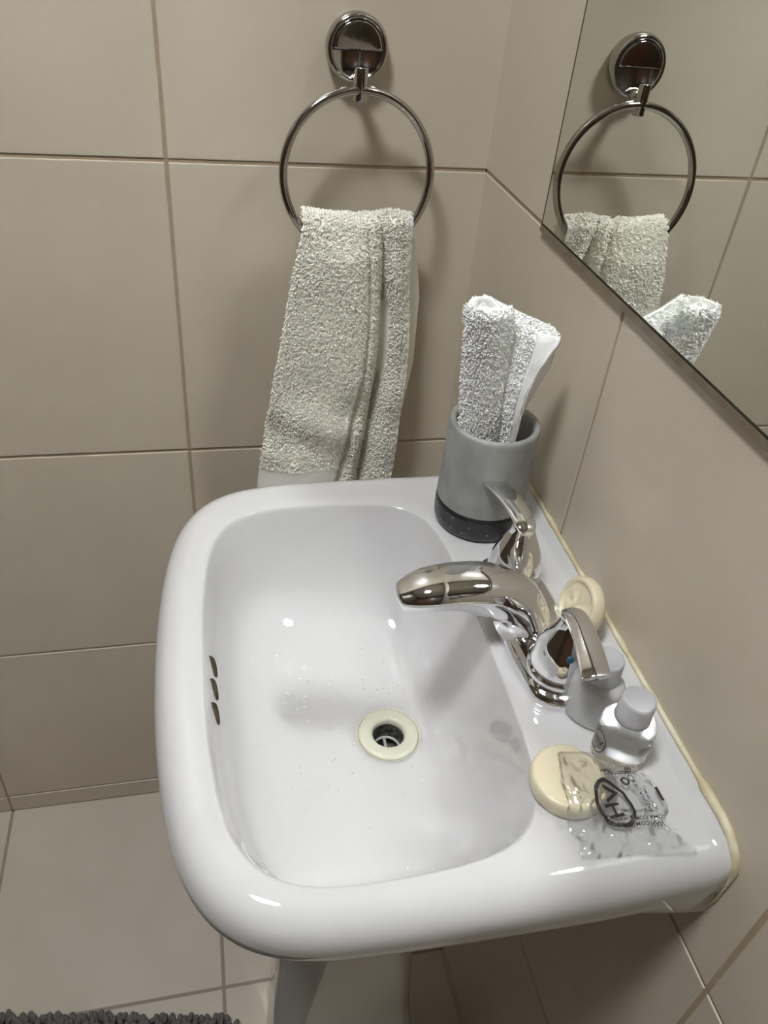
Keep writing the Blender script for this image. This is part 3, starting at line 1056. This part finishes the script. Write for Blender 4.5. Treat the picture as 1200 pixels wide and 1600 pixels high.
    def strip(name, rows_i, cols_i, lift, par, lab, ripple=0.0):
        vs = []
        for a_, j in enumerate(rows_i):
            for b_, i in enumerate(cols_i):
                vs.append(R[j][i] + Vn[j][i] * (lift + ripple * math.sin(j * 1.9)))
        w_ = len(cols_i)
        qs = [(a_ * w_ + b_, a_ * w_ + b_ + 1, (a_ + 1) * w_ + b_ + 1, (a_ + 1) * w_ + b_) for a_ in range(len(rows_i) - 1) for b_ in range(w_ - 1)]
        o_ = link_mesh(name, vs, qs, 'terry_flat', par)
        o_['label'] = lab
        sd = o_.modifiers.new('s', 'SOLIDIFY')
        sd.thickness = .0018
        sd.offset = 0
    jz = lambda z: n_front0 + int((1.004 - z) / (1.004 - .672) * (NZ - 1))
    strip('border_band', list(range(jz(.7255), NR)), list(range(0, int(NP * .21))), .0012, body, 'smooth woven border band')
    strip('hem', list(range(n_front0 - 4, NR)), list(range(NP - 8, NP)), .0012, body, 'narrow smooth side hem', .0006)
    strip('hem', list(range(jz(.845), NR)), list(range(int(NP * .185), int(NP * .215))), .0012, body, 'narrow smooth side hem', .0006)
    return root
hanging_towel()

# ------------------------------------------------------------------ soaps
def soap_profile(R_, t):
    return [(R_ * .90, 0), (R_ * .97, t * .08), (R_, t * .3), (R_, t * .62), (R_ * .975, t * .84), (R_ * .93, t * .96), (R_ * .86, t), (R_ * .4, t * 1.0), (.0008, t * 1.0)]
SX, SY = -.0880, -.5725
n = 72
rings = []
for r, z in soap_profile(.0248, .0125):
    ring_ = []
    for k in range(n):
        a = 2 * math.pi * k / n
        rr_ = r * (1 - .05 * math.exp(-((((a - math.radians(48)) + math.pi) % (2 * math.pi) - math.pi) / .12) ** 2))
        ring_.append((SX + rr_ * math.cos(a), SY + rr_ * math.sin(a), ZT + .0003 + z))
    rings.append(ring_)
v, f = loft(rings, True, True, True)
tag(link_mesh('soap_bar', v, f, 'soap'), 'plain round cream soap lying flat, half under the clear wrapper', 'soap')
# embossed soap leaning on the wall behind the faucet
mb = MB()
n = 64
rings = []
for r, z in [(.0195, 0), (.0215, .0008), (.0225, .0035), (.0225, .0070), (.0218, .0095), (.0205, .0107), (.0190, .0110), (.0180, .0106), (.0172, .0098), (.0165, .0096),
             (.014, .0097), (.0115, .0098), (.009, .0099), (.0065, .0100), (.004, .0100), (.0015, .0101)]:
    ring_ = []
    for k in range(n):
        a = 2 * math.pi * k / n
        e = 0
        if r < .0168:
            pet = abs(math.cos(2.5 * a + .4))
            e = .0022 * max(0, pet - .35) * math.sin(math.pi * min(1, r / .0165)) + .0006 * math.sin(r * 1500)
            if r < .005:
                e += .0012
        ring_.append((r * math.cos(a), r * math.sin(a) * 1.0, z + e))
    rings.append(ring_)
v, f = loft(rings, True, True, True)
o = link_mesh('soap_bar', v, f, 'soap')
tilt = math.radians(-74)
o.matrix_world = Matrix.Translation((-.0225, -.4410, .8434)) @ Matrix.Rotation(math.radians(2), 4, 'Z') @ Matrix.Rotation(tilt, 4, 'Y') @ Matrix.Scale(1.04, 4)
tag(o, 'embossed cream soap leaning on the wall behind the faucet', 'soap')

# ------------------------------------------------------------------ toiletry bottles
def text_mesh(txt, size, fn, name, parent, m='ink', bold=0.0, shear=0.0):
    """real lettering: font outlines mapped through fn(u, v) -> point"""
    cu = bpy.data.curves.new('t', 'FONT')
    cu.body = txt
    cu.size = size
    cu.align_x = 'CENTER'
    cu.align_y = 'CENTER'
    cu.offset = bold
    cu.resolution_u = 3
    ob = bpy.data.objects.new('t', cu)
    C.objects.link(ob)
    bpy.context.view_layer.update()
    dg = bpy.context.evaluated_depsgraph_get()
    me = ob.evaluated_get(dg).to_mesh()
    vs = [tuple(v_.co) for v_ in me.vertices]
    fs = [tuple(p_.vertices) for p_ in me.polygons]
    C.objects.unlink(ob)
    return vs, fs
def emit_marks(name, items, fn, parent, m='ink'):
    mb_ = MB()
    for vs, fs in items:
        mb_.add([fn(x, y) for x, y, *_ in vs], fs)
    return mb_.build(name, m, parent, smooth=False)
def place(vs, cx, cy, rot=0.0, sx=1.0, sy=1.0):
    c_, s_ = math.cos(rot), math.sin(rot)
    return [(cx + (x * sx) * c_ - (y * sy) * s_, cy + (x * sx) * s_ + (y * sy) * c_) for x, y, *_ in vs]
def ring_shape(cx, cy, rx, ry, w, n=48, rot=0.0):
    vs = []
    for k in range(n):
        a = 2 * math.pi * k / n
        for s_ in (1, 1 - w):
            x, y = rx * s_ * math.cos(a), ry * s_ * math.sin(a)
            vs.append((cx + x * math.cos(rot) - y * math.sin(rot), cy + x * math.sin(rot) + y * math.cos(rot)))
    fs = [(2 * k, 2 * ((k + 1) % n), 2 * ((k + 1) % n) + 1, 2 * k + 1) for k in range(n)]
    return vs, fs
def rect(cx, cy, w, h, rot=0.0):
    return place([(-w / 2, -h / 2), (w / 2, -h / 2), (w / 2, h / 2), (-w / 2, h / 2)], cx, cy, rot), [(0, 1, 2, 3)]

def bottle(bx, by, body_m, lab, rot, bh=.036, clear=False):
    root = empty('toiletry_bottle', (bx, by, ZT))
    tag(root, lab, 'bottle', 'small toiletry bottles by the faucet')
    ca, sa = math.cos(rot), math.sin(rot)
    A_, B_ = .0178, .0145
    def el(a, s_, z, n_=2.3):
        c_, q_ = math.cos(a), math.sin(a)
        x, y = A_ * s_ * np.sign(c_) * abs(c_) ** (2 / n_), B_ * s_ * np.sign(q_) * abs(q_) ** (2 / n_)
        return (bx + x * ca - y * sa, by + x * sa + y * ca, ZT + z)
    outer_p = [(.86, .0003), (.95, .0010), (.995, .003), (1.0, .006), (1.0, bh - .005), (.985, bh - .0015), (.93, bh + .0006), (.80, bh + .0024), (.62, bh + .0036), (.55, bh + .0060)]
    rings = [[el(2 * math.pi * k / 56, s_, z) for k in range(56)] for s_, z in outer_p]
    v, f = loft(rings, True, True, True)
    bo = link_mesh('bottle_body', v, f, body_m, root)
    # cap
    cz0 = bh + .0040
    v, f = lathe([(.0112, 0), (.0116, .0004), (.0114, .003), (.0108, .0160), (.0104, .0178), (.0092, .0186), (.0088, .0182), (.0008, .0182)], 40, (bx, by, ZT + cz0), True, True)
    link_mesh('bottle_cap', v, f, 'cap', root)
    return bo, el, root
b1, el1, r1 = bottle(-.0500, -.5200, 'milky', 'milky white toiletry bottle right beside the faucet handle', math.radians(-48))
b2, el2, r2 = bottle(-.0445, -.5545, 'clear', 'clear toiletry bottle with printed logo next to the wrapper', math.radians(-25))
def on_body(el, bh=.036):
    def fn(u, vv):      # u along the perimeter in metres (0 = face centre), vv = height above deck
        a = -math.pi / 2 + u / .0165
        p_ = el(a, 1.012, vv)
        return p_
    return fn
fn = on_body(el2)
items = [ring_shape(-.0180, .0185, .0072, .0100, .10)]
vs, fs = text_mesh('HV', .0075, None, '', None, bold=.0001)
items.append((place(vs, -.0180, .0190), fs))
emit_marks('logo', items, fn, b2)
items = []
for k, w_ in enumerate((.0095, .0090, .0085, .0050)):
    items.append(rect(.0115, .0260 - k * .0022, w_, .0011))
for k in range(3):
    items.append(rect(-.0165 + k * .002, .0052 - k * .0002, .0014, .0008))
for it in items:
    emit_marks('printed_line', [it], fn, b2, 'ink_grey')
fn = on_body(el1)
items = [ring_shape(-.0150, .0185, .0072, .0100, .10)]
vs, fs = text_mesh('HV', .0075, None, '', None, bold=.0001)
items.append((place(vs, -.0150, .0190), fs))

# ------------------------------------------------------------------ clear wrapper
def ridge(x, y, s=1.0, seed=0.0):
    p_ = Vector((x * 55 + seed, y * 55, seed))
    return 1 - 2 * abs(noise.noise(p_))
def film_h(x, y):
    """height of the top film over the deck"""
    h = .0040
    d_ = math.hypot(x - SX, y - SY)
    s_ = 1 / (1 + math.exp((d_ - .0262) / .0034))
    h = h * (1 - s_) + .0142 * s_
    h += .0022 * ridge(x, y) + .0011 * ridge(x * 2.6, y * 2.6, seed=4)
    if y < -.612:
        h -= .002 * min(1, (-.612 - y) / .01)
    return max(ZT + h, ZT + .0006)
outl = [(-.0905, -.5560), (-.0700, -.5570), (-.0530, -.5640), (-.0400, -.5660), (-.0335, -.5760), (-.0300, -.5900), (-.0310, -.6000), (-.0380, -.6060), (-.0300, -.6200), (-.0270, -.6285),
        (-.0500, -.6260), (-.0650, -.6235), (-.0850, -.6225), (-.0985, -.6200), (-.0965, -.6110), (-.1000, -.6010), (-.0975, -.5900), (-.0960, -.5750)]
wr = empty('soap_wrapper', (-.065, -.595, ZT))
tag(wr, 'crumpled clear plastic soap wrapper with black print on the near deck', 'wrapper')
cen = np.array((-.065, -.594))
OL = cr(outl + [outl[0]], 121)[:-1]
def sheet(name, hf, nr=34, sc=1.0):
    vs = [(cen[0], cen[1], hf(cen[0], cen[1]))]
    for i in range(1, nr + 1):
        t = i / nr
        for k in range(120):
            p_ = cen + (OL[k] - cen) * t * sc
            jag = (.0006 * math.sin(k * 2.1) if i == nr else 0)
            x, y = p_[0] + jag, p_[1] + jag
            vs.append((x, y, hf(x, y) if i < nr else ZT + (hf(x, y) - ZT) * .9))
    fs = [(0, 1 + k, 1 + (k + 1) % 120) for k in range(120)]
    for i in range(nr - 1):
        for k in range(120):
            a_, b_ = 1 + i * 120 + k, 1 + i * 120 + (k + 1) % 120
            fs.append((a_, a_ + 120, b_ + 120, b_))
    return link_mesh(name, vs, fs, 'film', wr, smooth=False)
top = sheet('film', film_h)
def film_low(x, y):
    d_ = math.hypot(x - SX, y - SY)
    s_ = 1 / (1 + math.exp((d_ - .0262) / .0034))
    return ZT + (.0016 * (1 - s_) + .0132 * s_) + .0007 * ridge(x, y, seed=9)
sheet('film', film_low, sc=.97)
def on_film(x, y):
    return (x, y, film_h(x, y) + .0004)
items = []
# big ring with the logo letters; it reads from the far right side, upside down to the viewer
RCX, RCY = -.0665, -.5940
items.append(ring_shape(RCX, RCY, .0152, .0128, .17, rot=math.radians(-64)))
for ch, dx, dy, sz, sx in (('H', -.0005, -.0035, .0145, 1.0), ('V', .0010, .0065, .0150, 1.0)):
    vs, fs = text_mesh(ch, sz, None, '', None, bold=.00025)
    items.append((place(vs, RCX + dx * 1.0, RCY + dy, math.radians(98)), fs))
items.append(ring_shape(RCX + .0085, RCY - .0085, .0011, .0011, .98))
def line(txt, size, cx, cy, rot):
    vs, fs = text_mesh(txt, size, None, '', None, bold=.00004)
    items.append((place(vs, cx, cy, rot), fs))
up_d = math.radians(180 - 6)
line('VIAJA COMO LOCAL', .0037, -.0560, -.6075, up_d)
line('COMA COMO HUESPED', .0036, -.0555, -.6035, up_d)
line('VIAJA POR HOMES', .0026, -.0530, -.5990, up_d)
line('FLO.COM.MX', .0036, -.0580, -.5725, math.radians(180 + 4))
items.append(ring_shape(-.0455, -.5705, .0022, .0022, .35))
items.append(rect(-.0455, -.5705, .0016, .0016, .3))
items.append(rect(-.0560, -.5752, .0270, .0004, math.radians(4)))
items.append(ring_shape(-.0515, -.5790, .0030, .0030, .42, 20))
line('HAZERLA | H V', .0034, -.0440, -.5900, math.radians(98))
line('HECHO EN MX |', .0022, -.0400, -.5920, math.radians(98))
items.append(ring_shape(-.0465, -.5772, .0018, .0026, .2))
for it in items:
    emit_marks('printed_mark', [it], on_film, top)
items = [rect(-.0330, -.5905, .0022, .0095, math.radians(4)), rect(-.0890, -.5870, .0006, .0008), rect(-.0886, -.5895, .0006, .0008), rect(-.0880, -.5920, .0006, .0006)]
for it in items:
    emit_marks('printed_mark', [it], on_film, top)

# ------------------------------------------------------------------ water drops in the basin and on the chrome
mb = MB()
def drop(c, n_, r, h):
    n_ = Vector(n_).normalized()
    a = n_.orthogonal().normalized()
    b_ = n_.cross(a)
    rings = []
    for rr_, hh in ((1.0, -.1), (.96, .22), (.78, .55), (.48, .85), (.12, 1.0)):
        rings.append([Vector(c) + (a * math.cos(t) + b_ * math.sin(t)) * r * rr_ + n_ * h * hh for t in np.linspace(0, 2 * math.pi, 10, endpoint=False)])
    mb.add(*loft(rings, True, True, True))
def bowl_z(x, y):
    d_ = np.array((x, y)) - DRAIN
    R_ = np.linalg.norm(d_)
    u = d_ / R_
    # inner outline distance along this direction
    best = None
    for i in range(0, NA):
        w_ = INN[i] - DRAIN
        c_ = (w_ @ u) / np.linalg.norm(w_)
        if best is None or c_ > best[0]:
            best = (c_, np.linalg.norm(w_))
    t = 1 - (R_ - DR) / (best[1] - DR)
    return t
for i in range(300):
    x = random.gauss(-.205, .045)
    y = random.gauss(-.40, .075)
    t = bowl_z(x, y)
    if not (.10 < t < .98):
        continue
    z = ZT + np.interp(t, sp[:, 0], sp[:, 1])
    e = .002
    zx = ZT + np.interp(bowl_z(x + e, y), sp[:, 0], sp[:, 1])
    zy = ZT + np.interp(bowl_z(x, y + e), sp[:, 0], sp[:, 1])
    nrm_ = Vector((-(zx - z) / e, -(zy - z) / e, 1))
    r = random.choice((.0005, .0006, .0008, .0011))
    drop((x, y, z), nrm_, r, r * .55)
tag(mb.build('water_droplets', 'water'), 'tiny whitish water droplets scattered inside the white bowl', 'water', kind='stuff')
mb = MB()
for i in range(6):
    a = math.radians(random.uniform(190, 285))
    zz = random.uniform(.006, .022)
    rr_ = .0401
    drop((CX + rr_ * math.cos(a), CY + rr_ * math.sin(a), ZT + zz), (math.cos(a), math.sin(a), 0), random.uniform(.0005, .0009), .00025)
tag(mb.build('water_droplets', 'water'), 'small water droplets on the black band of the tumbler', 'water', kind='stuff')

# ------------------------------------------------------------------ bath mat
bm_ = empty('bath_mat', (-.5, -.55, 0))
tag(bm_, 'dark grey chenille bath mat lying on the floor', 'bath mat')
rot = math.radians(-9.5)
ca, sa = math.cos(rot), math.sin(rot)
MXR, MYR = -.3065, -.380          # far right corner of the mat
def mp(u, w, z):                  # u leftwards, w towards the viewer, from the far right corner
    return (MXR - u * ca - w * sa * -1 * -1, MYR + u * -sa - w * ca, z)
LU, LW = .62, .40
cr_ = .03
def inside(u, w):
    if u < 0 or w < 0 or u > LU or w > LW:
        return False
    for (cu_, cw_) in ((cr_, cr_), (LU - cr_, cr_)):
        if (u < cr_ if cu_ == cr_ else u > LU - cr_) and w < cr_ and math.hypot(u - cu_, w - cw_) > cr_:
            return False
    return True
ol = []
for (cu_, cw_, a0) in ((cr_, cr_, 180), (LU - cr_, cr_, 270), (LU - cr_, LW - cr_, 0), (cr_, LW - cr_, 90)):
    for k in range(7):
        a = math.radians(a0 + 90 * k / 6)
        ol.append((cu_ + cr_ * math.cos(a), cw_ + cr_ * math.sin(a)))
v, f = loft([[mp(u, w, z) for u, w in ol] for z in (.0, .007)], True, True, True)
link_mesh('mat_backing', v, f, 'mat_base', bm_, smooth=False)
mb = MB()
u = .004
while u < LU:
    w = .004
    while w < .26:
        uu, ww = u + random.uniform(-.002, .002), w + random.uniform(-.002, .002)
        if inside(uu, ww):
            base = Vector(mp(uu, ww, .006))
            edge = max(0, .02 - ww) / .02
            lean = Vector((random.gauss(0, .35), random.gauss(0, .3) + .7 * edge, 0))
            L = random.uniform(.013, .018) * (1 if uu > .16 else .72)
            p1 = base + Vector((0, 0, L * .45)) + lean * L * .2
            p2 = p1 + Vector((lean.x, lean.y, .35 - .4 * random.random())).normalized() * L * .55
            r = random.uniform(.0034, .0041)
            path = [base, p1, (p1 + p2) / 2 + Vector((0, 0, .0012)), p2, p2 + (p2 - p1).normalized() * r * .5]
            mb.add(*tube(path, [r * .8, r, r * 1.02, r * .9, r * .4], 7))
        w += .0066
    u += .0066
pile = mb.build('chenille_pile', 'chenille', bm_)
pile['kind'] = 'stuff'
